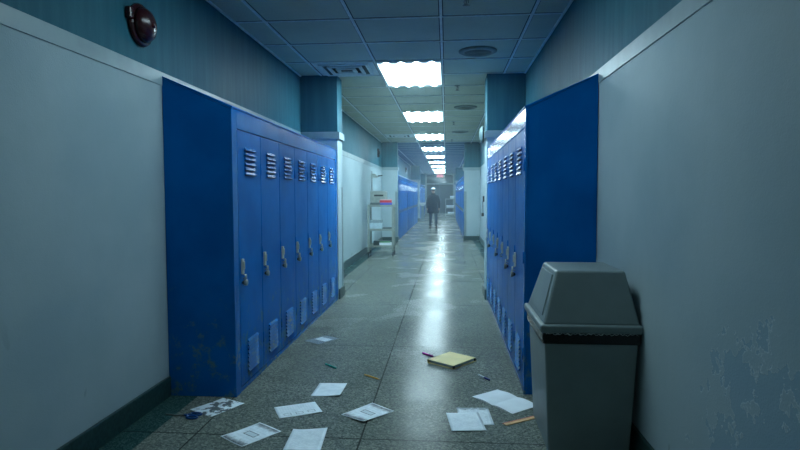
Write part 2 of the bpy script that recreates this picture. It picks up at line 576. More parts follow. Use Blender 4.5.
# square vent (concentric frames)
def vent(y, label):
    r = thing('ceiling_vent', label, 'vent', (TX0 + 0.5 * TILE, y, CEIL - 0.004), 0, 'square ceiling vents')
    MB().box(-0.40, 0.40, -0.40, 0.40, -0.003, 0.0).build('vent_plate', M['grid'], r)
    for q, (w, d) in enumerate(((0.33, 0.014), (0.23, 0.024), (0.13, 0.034))):
        b = MB()
        t = 0.045
        for x0, x1, y0, y1 in ((-w, w, -w, -w + t), (-w, w, w - t, w), (-w, -w + t, -w + t, w - t), (w - t, w, -w + t, w - t)):
            b.box(x0, x1, y0, y1, -0.010 - d * 0.6, -0.003)
        b.build('vent_ring', M['grid'], r, bevel=0.004)
        b = MB()
        w2 = w - t
        b.box(-w2, w2, -w2, w2, -0.008, -0.0035)  # solid dark plate, its colour stands in for shade between the rings
        b.build('vent_slot_shade', M['vent_slot_shade'], r)
vent(TY0 + 2.5 * TILE, 'square louvered air vent in the ceiling above the left near pier')
vent(TY0 + 12.5 * TILE, 'square air vent in the ceiling far down the left side')

for i, y in enumerate((6.83, 11.10, 15.35)):
    r = thing('ceiling_speaker', ['round ceiling speaker nearest the camera, right of the first light panel',
                                  'round ceiling speaker right of the second light panel',
                                  'round ceiling speaker right of the third light panel'][i], 'speaker', (0.37, y, CEIL - 0.003), 0, 'round ceiling speakers')
    MB().lathe([(0.225, 0.0), (0.225, 0.012), (0.20, 0.024), (0.165, 0.026), (0.16, 0.018)], (0, 0, 0), '-z').build('rim', M['speaker_rim'], r)
    b = MB().lathe([(0.16, 0.018), (0.11, 0.022), (0.0, 0.022)], (0, 0, 0), '-z')
    for q in (0.04, 0.08, 0.12):
        b.tube([(q * math.cos(a * PI / 8), q * math.sin(a * PI / 8), -0.022) for a in range(16)], 0.004, 5, closed=True)
    b.build('grille', plain('speaker_grille_%d' % i, (92, 98, 90), 0.6), r)

for i, y in enumerate((4.98, 8.93, 13.28, 17.55)):
    r = thing('sprinkler_head', ['pendant fire sprinkler nearest the camera, by the top edge of the photo',
                                 'pendant fire sprinkler just behind the right near pier',
                                 'pendant fire sprinkler beyond the second light panel',
                                 'pendant fire sprinkler beyond the third light panel'][i], 'sprinkler', (0.17, y, CEIL - 0.002), 0, 'ceiling sprinklers')
    MB().lathe([(0.045, 0), (0.045, 0.006), (0.016, 0.012), (0.016, 0.03)], (0, 0, 0), '-z', 16).build('escutcheon', M['steel'], r)
    b = MB().tube([(-0.016, 0, -0.03), (-0.02, 0, -0.05), (-0.004, 0, -0.072)], 0.005, 6).tube([(0.016, 0, -0.03), (0.02, 0, -0.05), (0.004, 0, -0.072)], 0.005, 6)
    b.tube([(0, 0, -0.03), (0, 0, -0.07)], 0.006, 8)
    b.build('yoke', M['steel'], r)
    MB().lathe([(0.0, 0.072), (0.032, 0.073), (0.034, 0.078), (0.0, 0.080)], (0, 0, 0), '-z', 16).build('deflector', M['steel'], r)

# ------------------------------------------------------------------ lockers
HF, HB, DEPTH = 2.140, 2.365, 0.520
LOUV_W = 0.235
def louver_mesh(name, n, z0, z1, dw):
    b = MB()
    cx = dw * 0.5
    p = (z1 - z0) / n
    for i in range(n):
        zt = z1 - i * p
        zb = zt - p * 0.62
        x0, x1 = cx - LOUV_W / 2, cx + LOUV_W / 2
        out = -0.017
        b.face([(x0, -0.0005, zt), (x1, -0.0005, zt), (x1, out, zb), (x0, out, zb)])
        b.face([(x0, -0.0005, zt), (x0, out, zb), (x0, -0.0005, zb)])
        b.face([(x1, -0.0005, zt), (x1, -0.0005, zb), (x1, out, zb)])
        b.face([(x0, out, zb), (x1, out, zb), (x1, out + 0.003, zb - 0.004), (x0, out + 0.003, zb - 0.004)])
        b.face([(x0, -0.0008, zb + 0.004), (x1, -0.0008, zb + 0.004), (x1, -0.0008, zb - p * 0.22), (x0, -0.0008, zb - p * 0.22)], 1)  # dark strip on the door paints the shade under the hood
    return b.mesh(name, [M['locker_gloss'], M['slot_shade']])

def locker_parts(dw):
    z0, z1 = 0.045, 1.990
    g = 0.005
    d = {}
    d['door'] = MB().box(g, dw - g, 0.0, 0.018, z0, z1).mesh('door', M['locker'])
    d['up'] = louver_mesh('louver_vent', 6, 1.650, 1.875, dw)
    d['low'] = louver_mesh('louver_vent', 8, 0.110, 0.375, dw)
    b = MB().box(0.035, 0.075, -0.014, 0.001, 0.905, 1.020)
    b.box(0.047, 0.063, -0.024, -0.014, 0.940, 1.000)
    d['plate'] = b.mesh('latch_plate', M['alu'])
    b = MB().box(0.035, 0.075, -0.014, 0.001, 0.905, 1.020).box(0.047, 0.063, -0.024, -0.014, 0.940, 1.000)
    d['plate_far'] = b.mesh('latch_plate', M['steel'])
    d['hasp'] = MB().tube([(0.055, -0.006, 0.905), (0.055, -0.026, 0.895), (0.055, -0.030, 0.878), (0.055, -0.006, 0.868)], 0.005, 8).mesh('hasp', M['steel'])
    d['hinge'] = MB().tube([(dw - g + 0.002, -0.003, -0.045), (dw - g + 0.002, -0.003, 0.045)], 0.005, 8).mesh('hinge', M['locker'])
    return d
_parts_cache = {}
def bank(label, L, loc, rotz, s0, s1, n=7, detail=True, group='locker banks along the corridor'):
    r = thing('locker_bank', label, 'lockers', loc, rotz, group)
    # body: sloped-top carcass behind the front frame
    b = MB().prism([(0.020, 0.0), (DEPTH, 0.0), (DEPTH, HB), (0.020, HF - 0.002)], 0.003, L - 0.003, 'x')
    b.build('carcass', M['locker'], r, bevel=0.003)
    # front frame: stiles, top fascia, bottom rail
    f = MB().box(0, s0 - 0.002, 0.0, 0.022, 0, HF).box(L - s1 + 0.002, L, 0.0, 0.022, 0, HF)
    f.box(s0 - 0.002, L - s1 + 0.002, 0.0, 0.022, 2.000, HF).box(s0 - 0.002, L - s1 + 0.002, 0.004, 0.022, 0.0, 0.036)
    f.build('front_frame', M['locker_gloss'], r, bevel=0.003)
    # sloped lid sheet with a hem
    MB().prism([(-0.006, HF), (-0.006, HF + 0.010), (DEPTH, HB + 0.012), (DEPTH, HB + 0.001), (0.020, HF)], 0, L, 'x').build('sloped_top', M['locker'], r, bevel=0.002)
    dw = (L - s0 - s1) / n
    key = round(dw, 3)
    if key not in _parts_cache:
        _parts_cache[key] = locker_parts(dw)
    P = _parts_cache[key]
    for i in range(n):
        d = link('door', P['door'], r, (s0 + i * dw, 0.0, 0), 0, 0.003 if detail else 0)
        link('louver_vent', P['up'], d)
        link('latch_plate', P['plate' if detail else 'plate_far'], d, bevel=0.003 if detail else 0)
        if detail:
            link('louver_vent', P['low'], d)
            link('hasp', P['hasp'], d)
            for z in (0.30, 1.03, 1.72):
                link('hinge', P['hinge'], d, (0, 0, z))
    return r, dw

LEN_L = 7.990 - 4.0226
bank('near left bank of blue steel lockers with sloped top, scuffed end panel in view', LEN_L, (FL, 4.0226, 0), PI / 2, 0.10, 0.14)
dwl = (LEN_L - 0.24) / 7
LEN_R = 8.080 - 4.238
bank('near right bank of blue steel lockers with sloped top, behind the grey bin', LEN_R, (FR, 8.080, 0), -PI / 2, 0.05, 0.04)
dwr = (LEN_R - 0.09) / 7
FAR = ['first', 'second', 'third', 'fourth', 'fifth']
for i, (y0, y1) in enumerate(BANKS_L[1:]):
    where = 'beyond the steel cart' if i < 3 else 'near the end door'
    bank('%s far bank of blue lockers on the left side %s' % (FAR[i], where), y1 - y0, (FL - 0.003, y0, 0), PI / 2, 0.08, 0.08, detail=False)
for i, (y0, y1) in enumerate(BANKS_R[1:]):
    bank('%s far bank of blue lockers on the right side past the white pier' % FAR[i], y1 - y0, (FR + 0.003, y1, 0), -PI / 2, 0.08, 0.08, detail=False)

# padlocks hanging from the hasps
def padlock(label, loc, rotz, first=[None]):
    if first[0] is None:
        r = thing('padlock', label, 'padlock', loc, rotz, 'padlocks on the lockers')
        MB().tube([(-0.014, 0, 0.0)] + [(-0.014 * math.cos(a * PI / 6), 0, 0.030 + 0.014 * math.sin(a * PI / 6)) for a in range(7)] + [(0.014, 0, 0.0)], 0.0045, 8).build('shackle', M['alu'], r)
        b = MB().lathe([(0.0, -0.011), (0.022, -0.011), (0.024, -0.008), (0.024, 0.008), (0.022, 0.011), (0.0, 0.011)], (0, 0, -0.018), 'y', 24)
        b.build('lock_body', M['steel'], r)
        MB().lathe([(0.018, 0.011), (0.017, 0.017), (0.013, 0.019), (0.010, 0.026), (0.0, 0.027)], (0, 0, -0.018), 'y', 20).build('dial', M['black'], r)
        r.children[-1].scale.y = -1
        first[0] = r
        return r
    return copy_tree(first[0], label, loc, rotz)
ORD = ['nearest', 'second nearest', 'third nearest', 'fourth nearest', 'fifth nearest', 'sixth nearest', 'farthest']
for i in range(7):
    padlock('dial padlock hanging on the %s door of the left near lockers' % ORD[i],
            (FL + 0.030, 4.0226 + 0.10 + i * dwl + 0.055, 0.856), PI / 2)
for i in (0, 1, 3, 5):        # counted from the camera
    j = 6 - i
    padlock('dial padlock hanging on the %s door of the right near lockers' % ORD[i],
            (FR - 0.030, 8.080 - (0.05 + j * dwr + 0.055), 0.856), -PI / 2)

# ------------------------------------------------------------------ grey swing-top bin
r = thing('trash_can', 'tall grey plastic swing-lid bin against the right wall', 'bin', (0.82, 3.56, 0))
cx, cy = 0.82, 3.56
b = MB()
b.frustum((0.590 - cx, 1.048 - cx, 3.262 - cy, 3.830 - cy, 0.0), (0.560 - cx, 1.086 - cx, 3.245 - cy, 3.858 - cy, 0.690))
b.build('bin_body', M['can'], r, bevel=0.012, seg=3)
b = MB().frustum((0.549 - cx, 1.094 - cx, 3.235 - cy, 3.868 - cy, 0.650), (0.546 - cx, 1.096 - cx, 3.232 - cy, 3.872 - cy, 0.716))
b.build('bin_liner', M['bag'], r, bevel=0.008, seg=2)
# crinkled pale hem of the liner showing under the lid
pts = []
for k in range(60):
    u = k / 59
    pts.append((0.565 - cx + u * 0.51, 3.229 - cy, 0.7115 + 0.004 * math.sin(k * 1.9) + 0.003 * math.sin(k * 0.7)))
MB().tube(pts, [0.0012 + 0.0022 * max(0, math.sin(k * 0.9 + 1)) * (k < 40) for k in range(60)], 5).build('liner_hem', plain('crinkled_film', (190, 200, 204), 0.2), r)
lid = MB()
lid.frustum((0.534 - cx, 1.099 - cx, 3.218 - cy, 3.886 - cy, 0.715), (0.530 - cx, 1.100 - cx, 3.214 - cy, 3.890 - cy, 0.764))
lid.build('lid_rim', M['can'], r, bevel=0.014, seg=3)
hood = MB()
hood.frustum((0.552 - cx, 1.090 - cx, 3.240 - cy, 3.868 - cy, 0.760), (0.638 - cx, 1.028 - cx, 3.330 - cy, 3.770 - cy, 1.060))
hd = hood.build('lid_hood', M['can'], r, bevel=0.014, seg=3)
# swing flap set in the sloping left face
def on_left(u, v, out=0.004):      # u along Y, v up the slope, point on the hood's left face
    z = 0.760 + v * 0.300
    x = 0.552 + v * 0.086
    y0 = 3.240 + v * 0.090
    y1 = 3.868 - v * 0.098
    nx, nz = -0.9613, 0.2756
    return (x - cx + nx * out, y0 + (y1 - y0) * u - cy, z + nz * out)
fl = MB()
ring = [(0.12, 0.12), (0.88, 0.12), (0.88, 0.90), (0.12, 0.90)]
A = [fl.bm.verts.new(on_left(u, v, 0.007)) for u, v in ring]
B = [fl.bm.verts.new(on_left(u, v, -0.004)) for u, v in ring]
fl.bm.faces.new(A)
fl.bm.faces.new(B[::-1])
for q in range(4):
    fl.bm.faces.new((A[q], B[q], B[(q + 1) % 4], A[(q + 1) % 4]))
fl.build('swing_flap', M['can'], r, bevel=0.004)

# ------------------------------------------------------------------ wall fittings
# alarm bell high on the left wall
r = thing('alarm_bell', 'dark red domed alarm bell high on the left teal wall', 'alarm', (XL, 3.735, 2.655))
r.scale = (0.92, 0.92, 0.92)
MB().lathe([(0.0, 0.0), (0.150, 0.0), (0.156, 0.012), (0.150, 0.030), (0.120, 0.036)], (0, 0, 0), 'x').build('back_ring', M['bell'], r)
MB().lathe([(0.118, 0.030), (0.128, 0.040), (0.124, 0.058), (0.105, 0.085), (0.070, 0.105), (0.030, 0.114), (0.0, 0.115)], (0, 0, 0), 'x').build('gong', M['bell'], r)
MB().lathe([(0.022, 0.112), (0.020, 0.124), (0.0, 0.127)], (0, 0, 0), 'x', 16).build('boss', M['bell'], r)
MB().box(0, 0.045, -0.185, -0.13, 0.0, 0.085).build('junction_box', M['bell'], r, bevel=0.012)

def wall_alarm(label, y, z):
    r = thing('fire_alarm', label, 'alarm', (XL, y, z), 0, 'small dark alarms on the left upper wall')
    MB().box(0, 0.05, -0.09, 0.09, -0.13, 0.13).build('alarm_box', M['bell'], r, bevel=0.01)
    MB().box(0.05, 0.075, -0.05, 0.05, -0.03, 0.07).build('strobe', M['black'], r, bevel=0.008)
wall_alarm('small dark red alarm box on the teal wall above the cart', 17.1, 2.78)
wall_alarm('small dark alarm box on the teal wall above the left far lockers', 29.0, 2.80)

def round_bell(label, x, y, z, rad):
    r = thing('wall_bell', label, 'bell', (x, y, z), 0, 'round bells on the right piers')
    MB().lathe([(0.0, 0.0), (rad * 0.9, 0.0), (rad, 0.012), (rad, 0.022)], (0, 0, 0), '-x').build('bell_rim', M['black'], r)
    MB().lathe([(rad * 0.95, 0.020), (rad * 0.88, 0.040), (rad * 0.6, 0.058), (0.0, 0.066)], (0, 0, 0), '-x').build('bell_dome', plain('bell_grey_paint_%d' % int(y), (112, 136, 142), 0.4), r)
round_bell('round pale bell on the pier at the end of right near lockers', 0.540, 8.32, 2.375, 0.125)
round_bell('round pale bell on the wall above the right far lockers', 0.590, 18.88, 2.42, 0.125)

r = thing('wall_telephone', 'slim dark telephone hanging on the right recess wall beside the near lockers', 'telephone', (XR, 16.55, 1.18))
MB().box(-0.05, 0, -0.06, 0.06, 0.12, 0.29).build('wall_plate', M['bell'], r, bevel=0.008)
MB().tube([(-0.045, 0, 0.13), (-0.04, 0.0, -0.10), (-0.035, 0.0, -0.22)], 0.010, 8).build('cord', M['bell'], r)
MB().box(-0.085, -0.015, -0.05, 0.05, -0.30, -0.20).build('handset', M['black'], r, bevel=0.012)

# drinking fountain on the far left pier
r = thing('drinking_fountain', 'small white fountain on grey pedestal by the far left pier', 'fountain', (-1.36, 32.7, 0))
MB().frustum((-0.09, 0.09, -0.12, 0.12, 0.0), (-0.07, 0.07, -0.10, 0.10, 0.88)).build('pedestal', M['guard'], r, bevel=0.01)
MB().frustum((-0.10, 0.10, -0.14, 0.14, 0.88), (-0.17, 0.17, -0.20, 0.20, 1.06)).build('basin', M['white_metal'], r, bevel=0.02)
MB().tube([(-0.1, 0.0, 1.05), (-0.1, 0.0, 1.16), (-0.04, 0.0, 1.19)], 0.014, 8).build('spout', M['steel'], r)

# exit sign above the far door
r = thing('exit_sign', 'glowing pink red exit sign above the far double door', 'sign', (-0.50, Y1 - 0.14, 3.05))
MB().box(-0.29, 0.29, 0.0, 0.085, -0.14, 0.14).build('sign_box', M['frame'], r, bevel=0.006)
MB().box(-0.27, 0.27, -0.004, 0.0, -0.12, 0.12).build('sign_face', M['pink_exit'], r)
cu = bpy.data.curves.new('EXIT', 'FONT')
cu.body = 'EXIT'
cu.align_x, cu.align_y = 'CENTER', 'CENTER'
cu.size = 0.22
cu.extrude = 0.002
cu.materials.append(M['exit_red'])
tmp = bpy.data.objects.new('letters_source', cu)
COL.objects.link(tmp)
bpy.context.view_layer.update()
tme = bpy.data.meshes.new_from_object(tmp.evaluated_get(bpy.context.evaluated_depsgraph_get()))
bpy.data.objects.remove(tmp)
bpy.data.curves.remove(cu)
tx = bpy.data.objects.new('sign_letters', tme)
COL.objects.link(tx)
tx.parent = r
tx.location = (0, -0.007, 0)
tx.rotation_euler = (PI / 2, 0, 0)

# ------------------------------------------------------------------ utility carts
SH = (0.27, 0.68, 1.268)      # shelf heights
CW, CD = 0.64, 0.46
def make_cart(label, loc):
    r = thing('utility_cart', label, 'cart', loc, 0, 'three shelf steel carts')
    for z in SH:
        b = MB().box(-CW / 2, CW / 2, -CD / 2, CD / 2, z - 0.035, z - 0.022)
        for x0, x1, y0, y1 in ((-CW / 2, CW / 2, -CD / 2, -CD / 2 + 0.012), (-CW / 2, CW / 2, CD / 2 - 0.012, CD / 2),
                               (-CW / 2, -CW / 2 + 0.012, -CD / 2, CD / 2), (CW / 2 - 0.012, CW / 2, -CD / 2, CD / 2)):
            b.box(x0, x1, y0, y1, z - 0.05, z)
        b.build('shelf', M['cart'], r)
    for sx in (-1, 1):
        for sy in (-1, 1):
            x, y = sx * (CW / 2 + 0.002), sy * (CD / 2 + 0.002)
            lg = MB().box(*sorted((x, x - sx * 0.045)), *sorted((y, y - sy * 0.006)), 0.10, SH[2] + 0.005)
            lg.box(*sorted((x, x - sx * 0.006)), *sorted((y, y - sy * 0.045)), 0.10, SH[2] + 0.005)
            lo = lg.build('leg', M['cart'], r)
            c = MB().lathe([(0.0, -0.016), (0.040, -0.016), (0.048, -0.010), (0.048, 0.010), (0.040, 0.016), (0.0, 0.016)], (x - sx * 0.02, y - sy * 0.02, 0.0485), 'x', 20)
            c.box(x - sx * 0.02 - 0.022, x - sx * 0.02 + 0.022, y - sy * 0.02 - 0.012, y - sy * 0.02 + 0.012, 0.075, 0.102)
            c.build('caster', M['rubber'], lo)
    return r
CX, CY = -1.612, 14.02
cart = make_cart('grey steel three shelf cart against the left recess wall', (CX, CY, 0))
copy_tree(cart, 'grey steel three shelf cart beside the right lockers near the end door', (0.26, 37.3, 0))
zt = SH[2] - 0.022
pr = thing('overhead_projector', 'grey overhead projector with post and tilted head on the cart top', 'projector', (CX - 0.07, CY + 0.05, zt))
MB().box(-0.20, 0.20, -0.16, 0.16, 0.0, 0.075).build('plinth', plain('projector_dark_grey', (92, 104, 106), 0.5), pr, bevel=0.008)
MB().box(-0.20, 0.20, -0.15, 0.16, 0.075, 0.36).build('projector_body', M['cart'], pr, bevel=0.015)
MB().box(-0.10, 0.13, -0.158, -0.150, 0.23, 0.27).build('vent_grille', M['black'], pr)
MB().tube([(-0.185, 0.1, 0.30), (-0.185, 0.1, 0.86)], 0.012, 10).build('post', M['steel'], pr)
ph = MB().frustum((-0.21, -0.02, 0.04, 0.16, 0.70), (-0.20, -0.10, 0.05, 0.15, 0.80))
ph.tube([(-0.05, 0.1, 0.73), (0.06, 0.1, 0.745)], 0.014, 8)
ph.build('projector_head', M['cart'], pr, bevel=0.006)
MB().prism([(-0.03, 0.725), (0.09, 0.745), (0.085, 0.765), (-0.03, 0.75)], 0.04, 0.16, 'y').build('mirror', M['black'], pr)

def book(label, loc, w, d, t, cover, group, rotz=0.0):
    r = thing('book', label, 'book', loc, rotz, group)
    b = MB().box(-w / 2, w / 2, -d / 2, d / 2, 0, 0.005).box(-w / 2, w / 2, -d / 2, d / 2, t - 0.005, t)
    b.box(-w / 2, w / 2, -d / 2, -d / 2 + 0.005, 0.005, t - 0.005)
    b.build('book_cover', cover, r, bevel=0.0015)
    MB().box(-w / 2 + 0.008, w / 2 - 0.008, -d / 2 + 0.006, d / 2 - 0.008, 0.006, t - 0.006).build('pages', M['paper'], r)
    return r
gb = 'books on the cart top'
bx, by = CX + 0.135, CY - 0.16
book('blue book with dark spine at the bottom of the book stack on the cart', (bx, by, zt), 0.30, 0.115, 0.048, M['blue'], gb)
book('blue violet book second from the bottom of the cart book stack', (bx + 0.005, by, zt + 0.049), 0.29, 0.11, 0.026, plain('violet_cloth', (96, 100, 188), 0.6), gb)
book('bright red book in the upper half of the cart book stack', (bx - 0.005, by, zt + 0.076), 0.30, 0.115, 0.056, M['red'], gb)
book('pale pink book at the top of the cart book stack', (bx, by, zt + 0.133), 0.28, 0.11, 0.028, plain('pale_pink_cloth', (206, 172, 176), 0.6), gb)

zm = SH[1] - 0.022
r = thing('paper_box', 'white lidded paper box on the middle shelf of the cart', 'box', (CX - 0.125, CY - 0.06, zm))
MB().box(-0.145, 0.145, -0.14, 0.14, 0.0, 0.18).build('box_body', plain('box_card', (176, 198, 208), 0.7), r, bevel=0.003)
MB().box(-0.150, 0.150, -0.145, 0.145, 0.165, 0.225).build('box_lid', plain('box_lid_card', (132, 150, 158), 0.7), r, bevel=0.004)
tag(MB().box(-0.12, 0.12, -0.16, 0.16, 0, 0.045).build('document_tray', plain('slate_plastic', (62, 84, 92), 0.5), loc=(CX + 0.155, CY, zm), bevel=0.006),
    'flat slate grey tray beside the white box on the cart', 'tray')
zb = SH[0] - 0.022
tag(MB().box(-0.24, 0.24, -0.10, 0.10, 0, 0.11).build('equipment_case', plain('dark_teal_case', (48, 72, 78), 0.5), loc=(CX + 0.03, CY + 0.10, zb), bevel=0.008),
    'dark teal flat case at the back of the bottom cart shelf', 'case')
gl = 'paper stacks on the bottom cart shelf'
tag(MB().box(-0.15, 0.15, -0.08, 0.08, 0, 0.085).build('paper_stack', M['paper'], loc=(CX + 0.115, CY - 0.12, zb), bevel=0.003),
    'thick white paper stack on the front of the bottom cart shelf', 'paper stack')
book('thin green book lying on the white paper of the bottom cart shelf', (CX + 0.10, CY - 0.12, zb + 0.086), 0.26, 0.15, 0.022, M['green'], gl, 0.05)
# things on the far cart
gf = 'boxes on the far cart'
for lx, z, w, h, lab in ((0.12, SH[2] - 0.022, 0.26, 0.20, 'white box on the top shelf of the cart by the end door'),
                         (0.0, SH[1] - 0.022, 0.50, 0.17, 'pale wide box on the middle shelf of the cart by the end door'),
                         (0.05, SH[0] - 0.022, 0.42, 0.14, 'pale box on the bottom shelf of the cart by the end door')):
    r = thing('storage_box', lab, 'box', (0.26 + lx, 37.3, z), 0, gf)
    MB().box(-w / 2, w / 2, -0.15, 0.15, 0, h * 0.8).build('box_body', M['white_metal'], r, bevel=0.004)
    MB().box(-w / 2 - 0.006, w / 2 + 0.006, -0.156, 0.156, h * 0.72, h).build('box_lid', M['paper'], r, bevel=0.004)

# ------------------------------------------------------------------ papers on the floor
def rect_mask(t, x, y, x0, x1, y0, y1):
    a = t.math('MULTIPLY', t.math('GREATER_THAN', x, x0), t.math('LESS_THAN', x, x1))
    b = t.math('MULTIPLY', t.math('GREATER_THAN', y, y0), t.math('LESS_THAN', y, y1))
    return t.math('MULTIPLY', a, b)

def paper_material(name, kind, W, H):
    t = NT(name)
    p = t.obj()
    x, y, z = t.xyz(p)[:]
    base = t.mix(t.smooth(t.noise(p, 16, 4), 0.35, 0.75), lin(232, 242, 248), lin(212, 224, 232))
    ink = lin(88, 104, 116)
    if kind in ('form', 'text', 'diagram', 'dirty'):
        n = {'form': 9, 'text': 22, 'diagram': 16, 'dirty': 18}[kind]
        line = t.math('GREATER_THAN', t.math('FRACT', t.math('MULTIPLY', t.math('ADD', y, 1.0), n / H)), 0.62)
        words = t.math('GREATER_THAN', t.noise(t.scaled(p, (70, n / H * 1.0, 1)), 1.0, 1), 0.44)
        body = rect_mask(t, x, y, -W * 0.40, W * 0.40, -H * 0.42, H * 0.40)
        a = t.math('MULTIPLY', t.math('MULTIPLY', line, words), body)
        base = t.mix(t.math('MULTIPLY', a, {'form': 0.12, 'text': 0.2, 'diagram': 0.1, 'dirty': 0.35}[kind]), base, ink)
    if kind == 'form':
        o = rect_mask(t, x, y, -W * 0.24, W * 0.24, -H * 0.085, H * 0.085)
        i = rect_mask(t, x, y, -W * 0.215, W * 0.215, -H * 0.066, H * 0.066)
        base = t.mix(i, base, lin(200, 214, 222))
        base = t.mix(t.math('SUBTRACT', o, i), base, lin(70, 84, 96))
        e = t.smooth(t.math('ADD', t.math('ABSOLUTE', y), t.math('MULTIPLY', t.noise(p, 24, 4, 0.7), 0.10)), 0.128, 0.188)
        s = rect_mask(t, x, y, -W * 0.46, W * 0.46, -H * 0.47, H * 0.47)
        base = t.mix(t.math('MULTIPLY', t.math('MULTIPLY', e, s), 0.85), base, lin(48, 62, 72))
    if kind == 'diagram':
        for q in (-0.28, 0.0, 0.28):
            c = rect_mask(t, x, y, W * 0.16, W * 0.34, H * (q - 0.09), H * (q + 0.09))
            d = rect_mask(t, x, y, W * 0.19, W * 0.31, H * (q - 0.07), H * (q + 0.07))
            base = t.mix(t.math('MULTIPLY', t.math('SUBTRACT', c, d), 0.6), base, ink)
    if kind == 'dirty':
        e = t.smooth(t.math('ADD', t.noise(p, 20, 5, 0.7), t.math('MULTIPLY', t.smooth(y, 0.06, 0.148), 0.28)), 0.60, 0.78)
        base = t.mix(t.math('MULTIPLY', e, 0.75), base, lin(70, 92, 102))
    if kind == 'blot':
        e = t.smooth(t.math('ADD', t.noise(p, 15, 4, 0.6), t.math('MULTIPLY', t.smooth(t.math('ABSOLUTE', x), 0.10, 0.02), 0.10)), 0.53, 0.60)
        base = t.mix(t.math('MULTIPLY', e, 0.9), base, lin(44, 56, 62))
    t.set(color=base, rough=0.62, spec=0.35)
    return t.m

def sheet(name, label, cat, c, ang, W, H, mat, curl, seed, z=0.0012, group='papers scattered on the floor'):
    rnd = random.Random(seed)
    bm = bmesh.new()
    nx, ny = 10, 14
    ph = [rnd.uniform(0, 6.28) for _ in range(4)]
    vs = []
    for j in range(ny + 1):
        for i in range(nx + 1):
            u, v = i / nx - 0.5, j / ny - 0.5
            zz = curl * (0.5 + 0.5 * math.sin(ph[0] + 4.2 * u + 2.0 * v)) * 0.35
            cn = max(0.0, abs(u + 0.5 * math.cos(ph[1])) + abs(v + 0.5 * math.sin(ph[2])) - 0.72)
            zz += curl * 2.2 * cn * cn
            vs.append(bm.verts.new((u * W, v * H, zz)))
    for j in range(ny):
        for i in range(nx):
            a = j * (nx + 1) + i
            f = bm.faces.new((vs[a], vs[a + 1], vs[a + nx + 2], vs[a + nx + 1]))
            f.smooth = True
    me = bpy.data.meshes.new(name)
    bm.to_mesh(me)
    bm.free()
    me.materials.append(mat)
    o = link(name, me, None, (c[0], c[1], z), ang)
    s = o.modifiers.new('thickness', 'SOLIDIFY')
    s.thickness = 0.0006
    return tag(o, label, cat, group)

R = math.radians
W_, H_ = 0.222, 0.296
pm = {k: paper_material('printed_paper_' + k, k, W_, H_) for k in ('form', 'text', 'diagram', 'dirty', 'blot', 'blank')}
PAPERS = [
    ('blot', 'white sheet with black blotchy picture by the left locker corner', (-1.618, 3.822), 63.7 - 90 + 0, 'flip'),
    ('form', 'printed form with small boxed title, leftmost of the front papers', (-1.222, 3.393), 55.3 - 90, None),
    ('diagram', 'white worksheet with a row of small printed squares', (-1.034, 3.811), 26.6 - 90, None),
    ('blank', 'plain white sheet below the yellow pencil, set back from the other left papers', (-0.899, 4.237), -0.4, None),
    ('text', 'white typed sheet cut off by the bottom edge of the photo', (-0.858, 3.345), 3.8, None),
    ('form', 'printed form with small boxed title lying across the floor joint', (-0.538, 3.796), 51.0 - 90, None),
    ('text', 'white typed sheet lying on top of a grimy sheet', (0.128, 3.682), 7.2, None),
    ('dirty', 'grimy printed sheet half under a white typed sheet', (0.194, 3.792), 3.9, None),
]
for i, (k, lab, c, ang, fl_) in enumerate(PAPERS):
    top = 'on top' in lab
    sheet('paper_sheet', lab, 'paper', c, R(ang), W_, H_, pm[k], 0.003 if top or k == 'dirty' else 0.005, 20 + i, 0.0062 if top else 0.0012)

# clear plastic sleeve with a white slip in it
r = thing('plastic_sleeve', 'clear plastic sleeve holding a white slip, beside the left lockers', 'sleeve', (-1.288, 5.722, 0.0), R(55.9 - 90))
MB().box(-0.145, 0.145, -0.105, 0.105, 0.0008, 0.0014).build('slip_backing', plain('sleeve_grey_card', (84, 96, 102), 0.4), r)
MB().box(-0.03, 0.075, -0.08, 0.08, 0.0016, 0.0026).build('slip', M['paper'], r)
o = MB().box(-0.15, 0.15, -0.108, 0.108, 0.0030, 0.0040).build('sleeve_film', M['plastic'], r)
r.rotation_euler = (0, 0, R(55.9 + 0))

# open booklet (two pages and a crease)
r = thing('open_booklet', 'open blank white booklet lying flat beside the grey bin', 'booklet', (0.425, 4.09, 0.0), R(-50.5))
# local x runs along the long way of the spread
for s in (-1, 1):
    b = MB()
    n = 8
    for i in range(n):
        u0, u1 = i / n, (i + 1) / n
        z = lambda u: 0.002 + 0.010 * math.sin(min(1.0, u * 1.15) * PI) ** 1.0 * (1 - 0.4 * u)
        b.prism([(s * 0.205 * u0, 0.0008), (s * 0.205 * u1, 0.0008), (s * 0.205 * u1, z(u1)), (s * 0.205 * u0, z(u0))], -0.132, 0.132, 'y')
    bmesh.ops.remove_doubles(b.bm, verts=b.bm.verts[:], dist=0.0002)
    b.build('booklet_page', M['paper'], r)

# cream ring binder
r = thing('ring_binder', 'cream card binder lying closed on the open floor', 'binder', (0.050, 5.035, 0.0), R(52.5 - 90))
MB().box(-0.142, 0.152, -0.168, 0.168, 0.0, 0.004).build('back_cover', M['cream'], r)
MB().box(-0.142, 0.146, -0.166, 0.166, 0.028, 0.032).build('front_cover', M['cream'], r)
MB().box(-0.146, -0.142, -0.166, 0.166, 0.0, 0.032).build('spine', M['cream'], r)
MB().box(-0.130, 0.136, -0.152, 0.152, 0.005, 0.027).build('pages', plain('page_block', (188, 200, 206), 0.7), r)
for sy in (-1, 1):
    MB().box(0.136, 0.149, sy * 0.160 - 0.009, sy * 0.160 + 0.009, 0.004, 0.028).build('corner_clip', M['black'], r)

